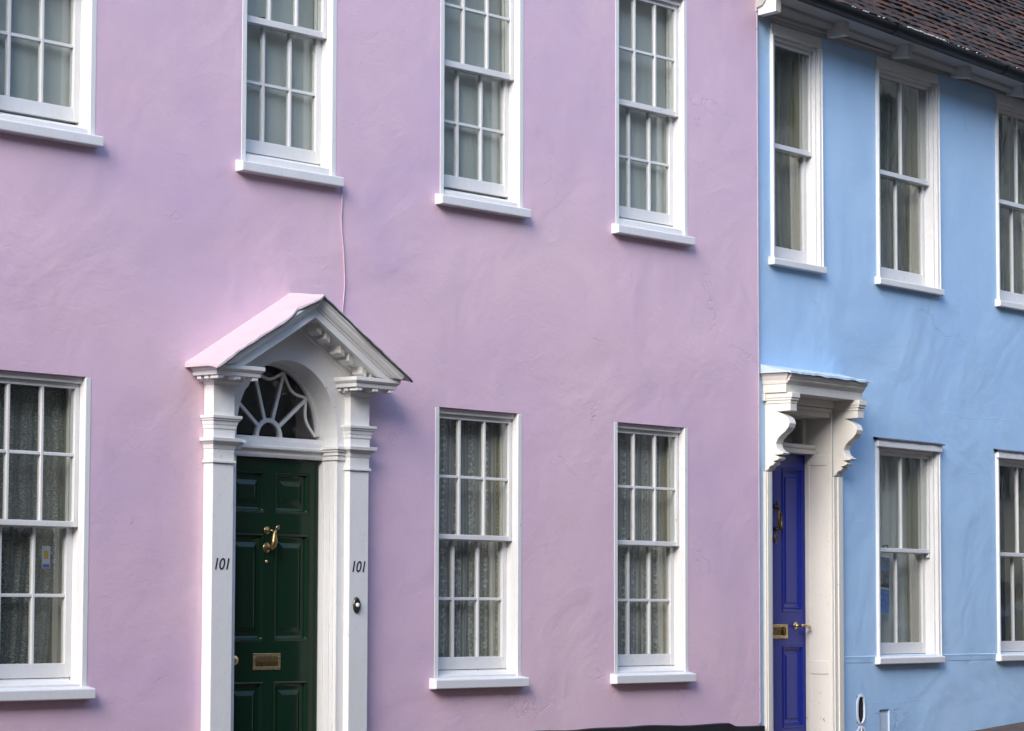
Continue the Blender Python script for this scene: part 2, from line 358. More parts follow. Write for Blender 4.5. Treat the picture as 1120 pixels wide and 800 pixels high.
def make_window(house, x0, x1, zs, zh, zr, cols, rows, mat, zb, gap=.008, lin=-.0025, trim=False, sx=(.06,.02), szt=None, sash_y=(.052,.102), inner='cream', blue=False, lock=None, sagx=0, stool=.065):
    """box sash window. zs sill top, zh head, zr meeting rail (bottom, top), zb bottom of lower sash"""
    j = .034
    m = MB()
    # outer linings and head, pulley stiles, timber sill
    j = .026 if blue else j
    ov = 0 if trim else .006
    m.box(x0+.001-ov, x0+j, lin, sash_y[0]-.003, zs, zh-.001); m.box(x1-j, x1-.001+ov, lin, sash_y[0]-.003, zs, zh-.001)
    m.box(x0+j, x1-j, lin+(.032 if not trim else .001), sash_y[0]-.003, zh-.036, zh-.001)
    for a, b in ((x0+.001, x0+.022), (x1-.022, x1-.001)): m.box(a, b, sash_y[0]-.003, sash_y[1]+.037, zs, zh-.001)
    m.box(x0+.022, x1-.022, sash_y[0]-.002, .30, zh-.022, zh-.002)
    for a, b in ((x0+.022, x0+.034), (x1-.034, x1-.022)):                       # parting beads and staff beads
        m.box(a, b, sash_y[0]+.0385, sash_y[0]+.0485, zr[0], zh-.022); m.box(a, b, sash_y[1]+.040, sash_y[1]+.056, zb, zh-.022)
    m.prism([(lin+.012, zs-.004), (lin+.012, zb-gap-.030), (sash_y[1]-.004, zb-gap-.008), (sash_y[1]-.004, zb-gap), (.20, zb-gap), (.20, zs-.004)], x0+j, x1-j)
    if trim:   # flat architrave round the opening
        w = .030
        m.box(x0-w, x0+.010, -.016, lin-.001, zs-.01, zh-.011); m.box(x1-.010, x1+w, -.016, lin-.001, zs-.01, zh-.011); m.box(x0-w, x1+w, -.017, lin-.001, zh-.010, zh+(.036 if trim is True else trim))
        m.box(x1+w-.014, x1+w, -.026, -.0165, zs-.01, zh-.011); m.box(x0-w, x0-w+.014, -.026, -.0165, zs-.01, zh-.011)
    win = m.build('sash_window', mat, house, .003)
    # stone or timber sill
    t = szt if szt else zs; st_ = .064 if blue else .072
    MB().prism([(-sx[0], t-st_+.004), (-sx[0], t-.010), (-.002, t+.001), (max(lin, .004)+.010, t+.002), (max(lin, .004)+.010, t-st_)], x0-sx[1]-.03, x1+sx[1]).build('sill', M['whiteclean'] if not blue else mat, win, .006)
    # upper sash (outer), lower sash (inner)
    so_ = .014 if blue else .023
    up, g1 = sash_mesh(x0+so_, x1-so_, zr[0], zh-.024, sash_y[0], cols, rows, .034 if blue else .040, .042, zr[1]-zr[0])
    if blue and zh < 3: up.box(x0+.024, x0+.058, sash_y[0]+.003, sash_y[0]+.034, zr[0]-.028, zr[0]); up.box(x1-.050, x1-.024, sash_y[0]+.003, sash_y[0]+.034, zr[0]-.035, zr[0])   # horns
    up.build('sash', mat, win, .003)
    lo, g2 = sash_mesh(x0+.023, x1-.023, zb, zr[1]-.002, sash_y[1], cols, rows, .044, .036, .080 if not blue else .088)
    lo.build('sash', mat, win, .003)
    for g, y in ((g1, sash_y[0]+.0175), (g2, sash_y[1]+.0175)):      # each pane lies a little differently in its putty
        gm = MB(); pw, ph = (g[1]-g[0])/cols, (g[3]-g[2])/rows
        for ci in range(cols):
            for ri in range(rows):
                tx, tz = random.uniform(-.008,.008), random.uniform(-.008,.008)
                a, b, c, d = g[0]+ci*pw, g[0]+(ci+1)*pw, g[2]+ri*ph, g[2]+(ri+1)*ph
                q = lambda sx_, sz_, e: y + e + tx*sx_*pw/2 + tz*sz_*ph/2
                gm.add([(a,q(-1,-1,0),c),(b,q(1,-1,0),c),(b,q(1,1,0),d),(a,q(-1,1,0),d),(a,q(-1,-1,.003),c),(b,q(1,-1,.003),c),(b,q(1,1,.003),d),(a,q(-1,1,.003),d)],
                       [(0,1,2,3),(4,7,6,5),(0,4,5,1),(1,5,6,2),(2,6,7,3),(3,7,4,0)])
        gm.build('glass', M['glass'], win)
    # shutter linings inside the room
    for s_, e in ((1, x0), (-1, x1)):
        il = MB()
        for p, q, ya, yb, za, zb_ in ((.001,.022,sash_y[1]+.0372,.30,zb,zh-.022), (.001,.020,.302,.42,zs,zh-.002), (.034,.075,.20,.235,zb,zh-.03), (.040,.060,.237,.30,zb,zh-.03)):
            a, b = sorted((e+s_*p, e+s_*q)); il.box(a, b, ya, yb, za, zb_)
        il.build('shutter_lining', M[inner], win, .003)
    if lock:
        lx = x0 + (x1-x0)*lock
        k = MB(); zt = zr[1]
        k.lathe([(.014,0),(.014,.006),(.009,.010),(.007,.020)], (lx, sash_y[1]+.016, zt), 'z', 12)
        k.tube([(lx, sash_y[1]+.016, zt+.018), (lx+.030, sash_y[1]+.006, zt+.020), (lx+.046, sash_y[1]+.004, zt+.018)], [.006,.005,.008], 8)
        k.lathe([(.011,0),(.011,.005),(.005,.008)], (lx+.055, sash_y[1]+.010, zt), 'z', 12)
        k.build('sash_lock', M['darkbrass'], win)
    return win

def curtain(house, x0, x1, z0, z1, y, mat, label, group, pleats=9, amp=.015, seed=0, name='net_curtain', right_edge=None, cat='curtain'):
    rnd = random.Random(seed); ph = rnd.random()*9
    def fn(u, v):
        x = x0+(x1-x0)*u; z = z0+(z1-z0)*v
        if right_edge: x = x0+(right_edge(v)-x0)*u
        w = math.sin(u*pleats*2*math.pi+ph+.6*math.sin(v*2.2+seed)) * amp * (.7+.5*noise.noise((u*4, v*1.5, seed)))
        w += .4*amp*math.sin(u*pleats*4.7*math.pi+ph*2)
        return (x+.3*w, y+w+.01*noise.noise((u*3, v*3, seed+5)), z)
    o = MB().grid(fn, 110, 16).build(name, mat)
    o.matrix_world = house.matrix_world if False else o.matrix_world
    o.location = house.location; o.rotation_euler = house.rotation_euler
    return tag(o, label, cat, group)

# ================================================================== PINK HOUSE
pink = empty('pink_house', (0,0,0))
tag(pink, 'pink rendered house with white sash windows and pedimented green front door', 'house')
UP = [(10.262,11.100), (12.275,13.090), (14.080,14.914), (15.934,16.766)]
LO = [(10.258,11.098), (14.046,14.905), (15.916,16.764)]
ZU = dict(zs=3.752, zh=5.452, zr=(4.612,4.652), zb=3.832)
ZL = dict(zs=.664, zh=2.384, zr=(1.546,1.578), zb=.712)
holes = [(a, b, 3.70, 5.452) for a, b in UP] + [(a, b, .62, 2.384) for a, b in LO] + [(12.20, 13.112, -.5, 2.62)]
wm = wall_with_holes(6.0, 17.645, -.9, 6.7, 0, .34, holes)
wm.build('wall', M['pink'], pink, .004, 2)
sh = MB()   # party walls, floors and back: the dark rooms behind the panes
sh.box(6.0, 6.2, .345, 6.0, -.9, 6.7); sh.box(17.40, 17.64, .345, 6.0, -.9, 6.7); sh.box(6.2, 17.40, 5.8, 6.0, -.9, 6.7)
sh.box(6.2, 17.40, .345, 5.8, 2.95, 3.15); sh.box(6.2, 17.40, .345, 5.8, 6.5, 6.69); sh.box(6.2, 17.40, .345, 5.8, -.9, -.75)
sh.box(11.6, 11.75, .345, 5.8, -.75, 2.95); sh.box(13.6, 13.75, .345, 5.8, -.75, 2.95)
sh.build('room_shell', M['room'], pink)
MB().prism([(-.35,6.72),(-.35,6.80),(3.0,9.4),(6.35,6.80),(6.35,6.72)], 5.9, 17.66).build('roof', M['slate'], pink)
MB().box(5.9, 17.66, -.16, -.002, 6.55, 6.715).build('cornice', M['white'], pink, .01)
# tarred plinth with an uneven hand-painted top edge
def plinth_top(x): return .286 - .012*math.sin(x*1.1) + .010*noise.noise((x*2.3, 0, 1)) - (.020 if x > 17.3 else 0)
pl = MB(); xs = [13.45+(17.68-13.45)*i/60 for i in range(61)]
vs = []
for x in xs: vs += [(x, -.022, -1.0), (x, -.022, plinth_top(x)), (x, -.003, plinth_top(x)+.006), (x, -.003, -1.0)]
fs = []
for i in range(60):
    for k in range(4): fs.append((i*4+k, i*4+(k+1) % 4, i*4+4+(k+1) % 4, i*4+4+k))
fs += [(0,1,2,3), (240,241,242,243)]
pl.add(vs, fs).build('plinth', M['black'], pink)
MB().box(17.6455, 17.662, -.004, .10, .28, 6.5).build('edge_strip', M['seam'], pink, .004)

locks = {1: .30}
for i, (a, b) in enumerate(UP):
    make_window(pink, a, b, cols=3, rows=2, mat=M['white'], gap=(.018,.006,.018,.007)[i], lock=locks.get(i), **ZU)
for i, (a, b) in enumerate(LO):
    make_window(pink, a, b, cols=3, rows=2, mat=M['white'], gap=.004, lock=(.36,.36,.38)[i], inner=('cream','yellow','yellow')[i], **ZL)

# ---- doorcase
DC = 12.656
def pilaster(x0, x1, num_dx, bell):
    y = -.080
    sh = MB()
    sh.box(x0, x1, y, -.002, -1.0, 1.942); 
    def ring(z0, z1, o0, o1):      # moulded band, wider at the top
        sh.add([(x0-o0,-.003,z0),(x1+o0,-.003,z0),(x1+o0,y-o0,z0),(x0-o0,y-o0,z0),(x0-o1,-.003,z1),(x1+o1,-.003,z1),(x1+o1,y-o1,z1),(x0-o1,y-o1,z1)],
               [(0,1,2,3),(7,6,5,4),(0,4,5,1),(1,5,6,2),(2,6,7,3),(3,7,4,0)])
    ring(1.942,1.958,.011,.011); ring(1.958,2.022,.002,.002); ring(2.022,2.050,.004,.012); ring(2.050,2.066,.015,.028); ring(2.066,2.088,.036,.040)
    ring(2.088,2.140,.004,.006); ring(2.140,2.162,.010,.012); ring(2.162,2.188,.014,.020); ring(2.188,2.200,.026,.028); ring(2.200,2.218,.034,.036)
    ring(2.218,2.395,.002,.002); ring(2.395,2.415,.004,.018)
    p = sh.build('pilaster', M['white'], pink, .0025)
    # house number, painted on the shaft
    cu = bpy.data.curves.new('house_number', 'FONT'); cu.body = '101'; cu.size = .098; cu.shear = .22; cu.space_character = .92; cu.extrude = .0006; cu.offset = .0005
    to = bpy.data.objects.new('number_source', cu); C.objects.link(to); to.rotation_euler = (R(90),0,0)
    bpy.context.view_layer.update()
    me = bpy.data.meshes.new_from_object(to.evaluated_get(bpy.context.evaluated_depsgraph_get()))
    bpy.data.objects.remove(to)
    no = bpy.data.objects.new('house_number', me); C.objects.link(no); no.parent = p
    me.materials.clear(); me.materials.append(M['ink'])
    xs = [v.co.x for v in me.vertices]; zs = [v.co.y for v in me.vertices]
    w, h = max(xs)-min(xs), max(zs)-min(zs); sx, sz = .118/w, .068/h
    for v in me.vertices: v.co.x = (v.co.x-min(xs))*sx; v.co.y = (v.co.y-min(zs))*sz
    no.rotation_euler = (R(90),0,0); no.location = (x0+num_dx, y-.0012, 1.322)
    if bell:
        bx, bz = (x0+x1)/2-.020, 1.121
        bl = MB()
        bl.lathe([(.040,.001),(.040,-.006),(.034,-.012),(.026,-.009),(.022,-.009)], (bx, y, bz), 'y', 24, .78, 1.25)
        b = bl.build('doorbell', M['iron'], p)
        MB().lathe([(.014,-.009),(.014,-.016),(.009,-.021),(.002,-.022)], (bx, y, bz), 'y', 16).build('bell_push', M['white'], p)
    return p
pilaster(11.985, 12.155, .025, False); pilaster(13.157, 13.327, .027, True)
# entablature blocks with dentils
for bx0, bx1 in ((11.870, 12.270), (13.058, 13.462)):
    m = MB()
    px0, px1 = (11.985, 12.155) if bx0 < 12.5 else (13.157, 13.327)
    m.box(px0-.035, px1+.035, -.110, -.003, 2.415, 2.444)
    def ring2(z0, z1, o0, o1):
        a0, a1 = bx0+.05-o0, bx1-.05+o0; b0, b1 = bx0+.05-o1, bx1-.05+o1
        m.add([(a0,-.003,z0),(a1,-.003,z0),(a1,-.17-o0,z0),(a0,-.17-o0,z0),(b0,-.003,z1),(b1,-.003,z1),(b1,-.17-o1,z1),(b0,-.17-o1,z1)],
              [(0,1,2,3),(7,6,5,4),(0,4,5,1),(1,5,6,2),(2,6,7,3),(3,7,4,0)])
    ring2(2.444, 2.470, .030, .034); ring2(2.470, 2.482, .038, .048); ring2(2.482, 2.506, .050, .050)
    for k in range(3):
        x = bx0+.035+k*((bx1-bx0-.115)/2)
        m.box(x, x+.045, -.195, -.13, 2.424, 2.443)
    for yy in (-.115, -.055):
        m.box(bx0+.035, bx0+.075, yy, yy+.035, 2.424, 2.443)
    m.build('entablature_block', M['white'], pink, .0025)

# front panel with the round arch cut through it, jamb strips and arch soffit
AZ, AR = 2.150, .434
m = MB(); na = 40; yf, yb = -.035, .15
def tymp_top(x):
    return 2.505+(.335*(1-abs(x-DC-.03)/.72)) if abs(x-DC-.03) < .72 else 2.505
x_l, x_r = 12.157, 13.155
arc = [(DC+AR*math.cos(math.pi*k/na), AZ+AR*math.sin(math.pi*k/na)) for k in range(na+1)]
outer = []
for k in range(na+1):
    x = x_r+(x_l-x_r)*k/na; outer.append((x, 2.93-.577*abs(x-12.70)))
vs = []
for (ax, az), (ox, oz) in zip(arc, outer): vs += [(ax, yf, az), (ox, yf, oz), (ax, yb, az)]
fs = []
for k in range(na):
    a, b = k*3, k*3+3
    fs += [(a, a+1, b+1, b), (a, b, b+2, a+2)]
m.add(vs, fs, False)
for xa, xb in ((DC+AR, x_r), (x_l, DC-AR)):      # jambs below the springing
    m.box(xa, xb, yf, yb, -1.0, AZ)
# side strips of the panel above the springing
m.add([(x_r,yf,AZ),(x_r,yf,outer[0][1]),(DC+AR,yf,AZ)], [(0,1,2)]); m.add([(x_l,yf,AZ),(x_l,yf,outer[-1][1]),(DC-AR,yf,AZ)], [(0,1,2)])
# tympanum wings behind the blocks
m.add([(x_r,yf+.001,2.50),(13.42,yf+.001,2.50),(x_r,yf+.001,outer[0][1])], [(0,1,2)]); m.add([(x_l,yf+.001,2.50),(11.92,yf+.001,2.50),(x_l,yf+.001,outer[-1][1])], [(0,1,2)])
# moulding run on the reveal faces
for s in (1, -1):
    a = DC+s*AR
    for yy, w in ((-.012,.020), (.020,.012), (.070,.010)):
        m.box(min(a, a-s*.008), max(a, a-s*.008), yy, yy+w, -1.0, 1.99)
m.build('arched_surround', M['white'], pink, .002)
# impost: transom moulding returned round the jambs
for s in (1, -1):
    m = MB()
    for z0, z1, o in ((2.002,2.030,.012), (2.030,2.052,.020), (2.052,2.066,.030), (2.066,2.086,.040)):
        xa = DC+s*(AR-o); xb = DC+s*.4995
        m.box(min(xa, xb), max(xa, xb), yf-o, .112, z0, z1)
    m.build('impost', M['white'], pink, .003)
m = MB()
m.prism([(.095,2.003),(.080,2.003),(.072,2.020),(.072,2.044),(.050,2.052),(.050,2.066),(.060,2.072),(.066,2.100),(.090,2.128),(.150,2.128),(.150,2.003)], DC-AR+.001, DC+AR-.001)
m.build('transom', M['white'], pink, .002)
# fanlight
fy = .120; FZ = 2.128; FR = .434
def arc_bar(m, cx, cz, r, a0, a1, w, y0, y1, n=14):
    vs, fs = [], []
    for k in range(n+1):
        a = a0+(a1-a0)*k/n
        for rr, yy in ((r-w/2,y0),(r+w/2,y0),(r+w/2,y1),(r-w/2,y1)): vs.append((cx+rr*math.cos(a), yy, cz+rr*math.sin(a)))
    for k in range(n):
        for q in range(4): fs.append((k*4+q, k*4+(q+1) % 4, k*4+4+(q+1) % 4, k*4+4+q))
    fs += [(0,1,2,3), (n*4,n*4+1,n*4+2,n*4+3)]
    m.add(vs, fs)
def poly_bar(m, pts, w, y0, y1):
    vs, fs = [], []
    for i, p in enumerate(pts):
        d = (Vector(pts[min(i+1,len(pts)-1)])-Vector(pts[max(i-1,0)])).normalized(); n = Vector((-d.y, d.x))*w/2
        for q, yy in ((-1,y0),(1,y0),(1,y1),(-1,y1)): vs.append((p[0]+q*n.x, yy, p[1]+q*n.y))
    k = len(pts)
    for i in range(k-1):
        for q in range(4): fs.append((i*4+q, i*4+(q+1) % 4, i*4+4+(q+1) % 4, i*4+4+q))
    fs += [(0,1,2,3), (4*k-4,4*k-3,4*k-2,4*k-1)]
    m.add(vs, fs)
m = MB()
arc_bar(m, DC, AZ, AR-.012, 0, math.pi, .024, fy-.012, .149, 40)
arc_bar(m, DC, FZ, .102, 0, math.pi, .026, fy, fy+.030, 18)
angs = [R(a) for a in (2, 37, 72, 108, 143, 178)]
for a in angs[1:-1]:
    poly_bar(m, [(DC+.112*math.cos(a), FZ+.112*math.sin(a)), (DC+.418*math.cos(a), FZ+.418*math.sin(a))], .022, fy+.003, fy+.028)
for a, b in zip(angs[:-1], angs[1:]):
    pts = []
    for k in range(13):
        u = k/12; p0 = Vector((math.cos(a), math.sin(a)))*.412; p1 = Vector((math.cos(b), math.sin(b)))*.412; p = p0.lerp(p1, u)
        p -= p.normalized()*.046*math.sin(math.pi*u)
        pts.append((DC+p.x, FZ+.006+p.y))
    poly_bar(m, pts, .018, fy+.005, fy+.026)
fan = m.build('fanlight', M['white'], pink, .002)
m = MB(); pts = [(DC+(AR-.02)*math.cos(math.pi*k/30), AZ-.01+(AR-.02)*math.sin(math.pi*k/30)) for k in range(31)]
m.prism(pts, fy+.012, fy+.015, 'y'); m.build('glass', M['darkglass'], fan)
MB().box(12.1, 13.2, .60, .62, 1.6, 2.9).build('hall_dark_panel', M['void'], fan)  # black sheet added as the darkness of the hall

# pediment: raking cornices mitred at the ridge, soffit with paired blocks, painted sheet roof
APX, APZ = 12.700, 2.963
EL, ER = (11.850, 2.492), (13.490, 2.512)
prof = [(-.262,0.0),(-.262,.014),(-.252,.022),(-.250,.034),(-.236,.052),(-.224,.060),(-.224,.066),(-.216,.070),(-.216,.110),(-.200,.112),(-.200,.098),(-.064,.100),(-.064,.110),(-.050,.114),(-.044,.138),(-.036,.144),(-.036,.160),(-.002,.160),(-.002,0.0)]
m = MB()
for ex, ez in (EL, ER):
    d = Vector((APX-ex, APZ-ez)); ln = d.length; d.normalize()
    slope = (APZ-ez)/(APX-ex); nf = math.sqrt(1+slope*slope)
    n = len(prof); nseg = 14; vs = []
    for k in range(nseg+1):
        u = k/nseg
        for y, q in prof:
            # plumb cut at the ridge, splay cut at the foot
            x0 = ex+(APX-ex)*u
            if u == 0: x0 = ex + (.045 if ex < APX else -.045)
            wob = .005*noise.noise((x0*3, 3, 1))
            vs.append((x0, y, max(2.5075 - .02*y*0, ez+(x0-ex)*slope - q*nf + wob) if q > .01 else ez+(x0-ex)*slope - q*nf + wob))
    fs = [(k*n+i, k*n+(i+1) % n, (k+1)*n+(i+1) % n, (k+1)*n+i) for k in range(nseg) for i in range(n)]
    fs += [tuple(range(n))]
    m.add(vs, fs)
ped = m.build('pediment', M['white'], pink, .002)
for (ex, ez), us in ((ER, (.25,.345,.50,.595,.76,.855)), (EL, (.25,.345,.50,.595,.76,.855))):
    slope = (APZ-ez)/(APX-ex); nf = math.sqrt(1+slope*slope); s = 1 if ex < APX else -1
    for u in us:
        x = ex+(APX-ex)*u; b = MB(); w = .040
        zz = lambda xx, q: ez+(xx-ex)*slope - q*nf
        x1 = x+s*w
        xs2 = (min(x,x1), max(x,x1))
        b.add([(xs2[0],-.160,zz(xs2[0],.0975)),(xs2[1],-.160,zz(xs2[1],.0975)),(xs2[1],-.070,zz(xs2[1],.0975)),(xs2[0],-.070,zz(xs2[0],.0975)),
               (xs2[0],-.156,zz(xs2[0],.136)),(xs2[1],-.156,zz(xs2[1],.136)),(xs2[1],-.070,zz(xs2[1],.138)),(xs2[0],-.070,zz(xs2[0],.138))],
              [(0,1,2,3),(4,5,6,7),(0,1,5,4),(1,2,6,5),(2,3,7,6),(3,0,4,7)])
        b.build('modillion', M['white'], ped, .003)
# sheet roof with a wavy, dark-edged drip
rm = MB(); nx = 90
fl = lambda x: (EL[1]+(x-EL[0])*(APZ-EL[1])/(APX-EL[0])) if x < APX else (ER[1]+(x-ER[0])*(APZ-ER[1])/(APX-ER[0]))
vs = []; fs = []
xsr = [EL[0]-.022+(ER[0]+.022-EL[0]+.022)*i/nx for i in range(nx+1)]; xsr.append(APX); xsr.sort(); nx += 1
for i, x in enumerate(xsr):
    wv = .015*noise.noise((x*7, 1.3, 0))+.009*noise.noise((x*17, 4.3, 0))
    for y, dz in ((.004,.030), (-.10,.018+.004*noise.noise((x*4,1,2))), (-.20,.010+.5*wv), (-.276+wv,.005+.7*wv), (-.278+wv,-.010+.8*wv), (-.264+wv,-.012+.6*wv), (-.20,.003), (.004,.003)):
        vs.append((x, y, fl(x)+.006+dz))
k = 8
for i in range(nx):
    for q in range(k): fs.append((i*k+q, i*k+(q+1) % k, (i+1)*k+(q+1) % k, (i+1)*k+q))
fs += [tuple(range(k)), tuple(range(nx*k, nx*k+k))]
rm.add(vs, fs).build('roof_sheet', M['roofpaint'], ped)
e = MB(); e.tube([(x, -.272+.015*noise.noise((x*7,1.3,0))+.009*noise.noise((x*17,4.3,0)), fl(x)-.004+.011*noise.noise((x*7,1.3,0))) for x in xsr], .0075, 6)
e.build('drip_edge', M['slate'], ped)

# green six-panel door
def panel_door(x0, x1, z0, z1, y, panels, mat, house, depth=.014, mould=.030, double=False):
    hs = [(a, b, c, d) for a, b, c, d in panels]
    m = wall_with_holes(x0, x1, z0, z1, y, y+.044, hs)
    for a, b, c, d in hs:
        # sunk moulding, recessed bed, raised field
        rings = [(0,0),(.006,-.006),(.012,-.004),(.020,.010),(mould,depth),(mould+.022,depth),(mould+.050,depth-.011),(mould+.054,depth-.012)] if not double else \
                [(0,0),(.006,-.007),(.014,-.003),(.018,.010),(.028,.012),(.034,.004),(.042,.012),(.052,.016),(.066,.016),(.074,.008),(.078,.008)]
        vs, fs = [], []
        for o, dy in rings: vs += [(a+o, y+dy, c+o), (b-o, y+dy, c+o), (b-o, y+dy, d-o), (a+o, y+dy, d-o)]
        for k in range(len(rings)-1):
            for q in range(4): fs.append((k*4+q, k*4+(q+1) % 4, k*4+4+(q+1) % 4, k*4+4+q))
        n = len(rings)*4; fs.append((n-4, n-3, n-2, n-1))
        m.add(vs, fs)
    return m.build('front_door', mat, house, .002)
dy = .112; cw = .052
cols = [(DC-.045-.295, DC-.045), (DC+.045, DC+.340)]
rowsp = [(1.672,1.918), (.905,1.545), (.02,.662)]
gd = panel_door(DC-.428, DC+.424, -.30, 1.998, dy, [(a, b, c, d) for a, b in cols for c, d in rowsp], M['green'], pink)
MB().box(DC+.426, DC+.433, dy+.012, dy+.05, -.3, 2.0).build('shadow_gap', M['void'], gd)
# letter plate
m = MB(); lx0, lx1, lz0, lz1 = 12.523, 12.757, .733, .832
m.box(lx0, lx1, dy-.005, dy-.0005, lz0, lz0+.020); m.box(lx0, lx1, dy-.005, dy-.0005, lz1-.020, lz1)
m.box(lx0, lx0+.022, dy-.005, dy-.0005, lz0+.020, lz1-.020); m.box(lx1-.022, lx1, dy-.005, dy-.0005, lz0+.020, lz1-.020)
lp = m.build('letter_plate', M['brass'], gd, .002)
m.__init__(); m.prism([(dy-.0006,lz0+.021),(dy-.004,lz0+.021),(dy-.010,lz0+.05),(dy-.004,lz1-.021),(dy-.0006,lz1-.021)], lx0+.023, lx1-.023); m.build('letter_flap', M['darkbrass'], gd, .001)
# dolphin-shaped knocker: two roses, arched body, leafy tail
kx, kz = 12.640, 1.520; m = MB()
m.lathe([(.032,0),(.032,-.006),(.026,-.012),(.018,-.012),(.014,-.022),(.004,-.026)], (kx-.012, dy, kz+.072), 'y', 20)
m.lathe([(.040,0),(.040,-.006),(.033,-.014),(.022,-.013),(.016,-.022),(.004,-.024)], (kx-.014, dy, kz-.060), 'y', 20)
m.tube([(kx-.012,dy-.02,kz+.072),(kx+.004,dy-.045,kz+.070),(kx+.014,dy-.055,kz+.055)], [.010,.009,.010], 10)
m.tube([(kx-.010,dy-.024,kz-.068),(kx-.004,dy-.045,kz-.064),(kx+.002,dy-.058,kz-.045),(kx+.006,dy-.064,kz-.012),(kx+.012,dy-.060,kz+.025),(kx+.020,dy-.058,kz+.058),(kx+.030,dy-.060,kz+.082)], [.014,.020,.025,.027,.021,.013,.009], 12)
for a, l in ((.3,.040),(.7,.052),(1.1,.042)):
    m.tube([(kx+.028,dy-.060,kz+.080),(kx+.028+l*.5*math.cos(a),dy-.066,kz+.080+l*.5*math.sin(a)),(kx+.028+l*math.cos(a),dy-.062,kz+.080+l*math.sin(a))], [.008,.011,.003], 8)
m.tube([(kx+.010,dy-.07,kz-.03),(kx+.030,dy-.075,kz-.020),(kx+.040,dy-.066,kz-.004)], [.008,.007,.002], 8)
m.v = [(kx+(p[0]-kx)*.78, dy+(p[1]-dy)*.78, kz-.01+(p[2]-kz)*.78) for p in m.v]; m.build('knocker', M['oldbrass'], gd)
m = MB(); m.lathe([(.011,0),(.011,-.006),(.007,-.012),(.002,-.014)], (kx-.014, dy, kz-.140), 'y', 14); m.build('knocker_stud', M['brass'], gd)
m = MB(); m.lathe([(.026,0),(.026,-.006),(.012,-.012),(.012,-.035),(.026,-.045),(.033,-.058),(.026,-.074),(.006,-.080)], (DC-.352, dy, .795), 'y', 20); m.build('door_knob', M['brass'], gd)
MB().prism([(-.25,-1.0),(-.25,-.315),(.20,-.315),(.20,-1.0)], 12.0, 13.3).build('door_step', M['kerb'], pink, .01)

# thin painted cable clipped to the render
m = MB(); cp = [(13.146,3.70),(13.146,3.60),(13.140,3.50),(13.150,3.40),(13.166,3.30),(13.172,3.20),(13.176,3.10),(13.168,3.02),(13.158,2.94),(13.150,2.80),(13.148,2.755)]
m.tube([(x, -.007-.002*math.sin(z*9), z) for x, z in cp], .005, 8); m.build('cable', M['cable'], pink)

# ================================================================== BLUE HOUSE
B0 = (17.65, .022, 0); BR = R(3)
blue = empty('blue_house', B0, BR)
tag(blue, 'pale blue rendered house with red tiled roof and royal blue front door', 'house')
bw = lambda c, w: (c-w/2, c+w/2)
BU = [bw(.585,.677), bw(2.318,.962), bw(4.360,.962)]
BL = [bw(2.270,.962), bw(4.300,.962)]
bh = [(a, b, 3.665, 5.40) for a, b in BU] + [(a, b, .72, 2.385) for a, b in BL] + [(.17, 1.07, -.5, 2.63), (1.448, 1.556, .236, .446), (1.448, 1.556, .06, .205), (1.80, 1.955, .10, .330)]
wall_with_holes(.0, 10.0, -.5, 5.70, 0, .34, bh).build('wall', M['blue'], blue, .006, 3)
sh = MB()
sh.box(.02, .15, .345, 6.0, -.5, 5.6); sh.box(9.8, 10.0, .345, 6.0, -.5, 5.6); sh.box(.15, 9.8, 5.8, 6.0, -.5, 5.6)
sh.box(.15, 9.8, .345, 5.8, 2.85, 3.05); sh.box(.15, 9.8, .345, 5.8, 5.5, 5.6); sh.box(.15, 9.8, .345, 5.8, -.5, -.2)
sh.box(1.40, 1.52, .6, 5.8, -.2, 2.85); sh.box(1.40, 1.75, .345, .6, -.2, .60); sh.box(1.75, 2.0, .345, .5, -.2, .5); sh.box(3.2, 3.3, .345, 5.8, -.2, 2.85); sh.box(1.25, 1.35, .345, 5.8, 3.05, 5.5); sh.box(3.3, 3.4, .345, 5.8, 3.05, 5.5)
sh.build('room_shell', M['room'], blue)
bkw = dict(mat=M['white'], blue=True, lin=.016, sash_y=(.046,.096), sx=(.052,.034), trim=True)
# (upper windows run up to the eaves board)
for i, (a, b) in enumerate(BU):
    kw = dict(bkw); kw['trim'] = .074
    make_window(blue, a, b, 3.712, 5.400, (4.553,4.590), 1 if i == 0 else 2, 1, zb=3.735, gap=.006, **kw)
for i, (a, b) in enumerate(BL):
    make_window(blue, a, b, .745, 2.385, (1.560,1.592), 2, 1, zb=.760, gap=.004, lock=.30, **bkw)
for i, (a, b) in enumerate(BL):   # projecting head boards with wavy lead drips
    m = MB(); m.box(a-.045, b+.040, -.040, -.018, 2.376, 2.432); m.build('head_board', M['white'], blue, .004)
    vs, fs = [], []; n = 24
    for k in range(n+1):
        x = a-.062+(b-a+.125)*k/n; w = .007*noise.noise((x*9, i, 2))
        for y, z in ((-.002,2.452),(-.050+w,2.440+w),(-.050+w,2.430+w),(-.002,2.434)): vs.append((x, y, z))
    for k in range(n):
        for q in range(4): fs.append((k*4+q, k*4+(q+1) % 4, k*4+4+(q+1) % 4, k*4+4+q))
    MB().add(vs, fs).build('head_flashing', M['slate'], blue)
# painted ledge line under the windows
vs, fs = [], []; n = 70
for k in range(n+1):
    x = 1.215+(8.5-1.215)*k/n
    w = .004*noise.noise((x*2, 7, 2))
    for y, z in ((-.002,.752),(-.006+w,.746+w),(-.004+w,.732),(-.002,.70)): vs.append((x, y, z))
for k in range(n):
    for q in range(4): fs.append((k*4+q, k*4+(q+1) % 4, k*4+4+(q+1) % 4, k*4+4+q))
MB().add(vs, fs).build('ledge', M['blue'], blue)

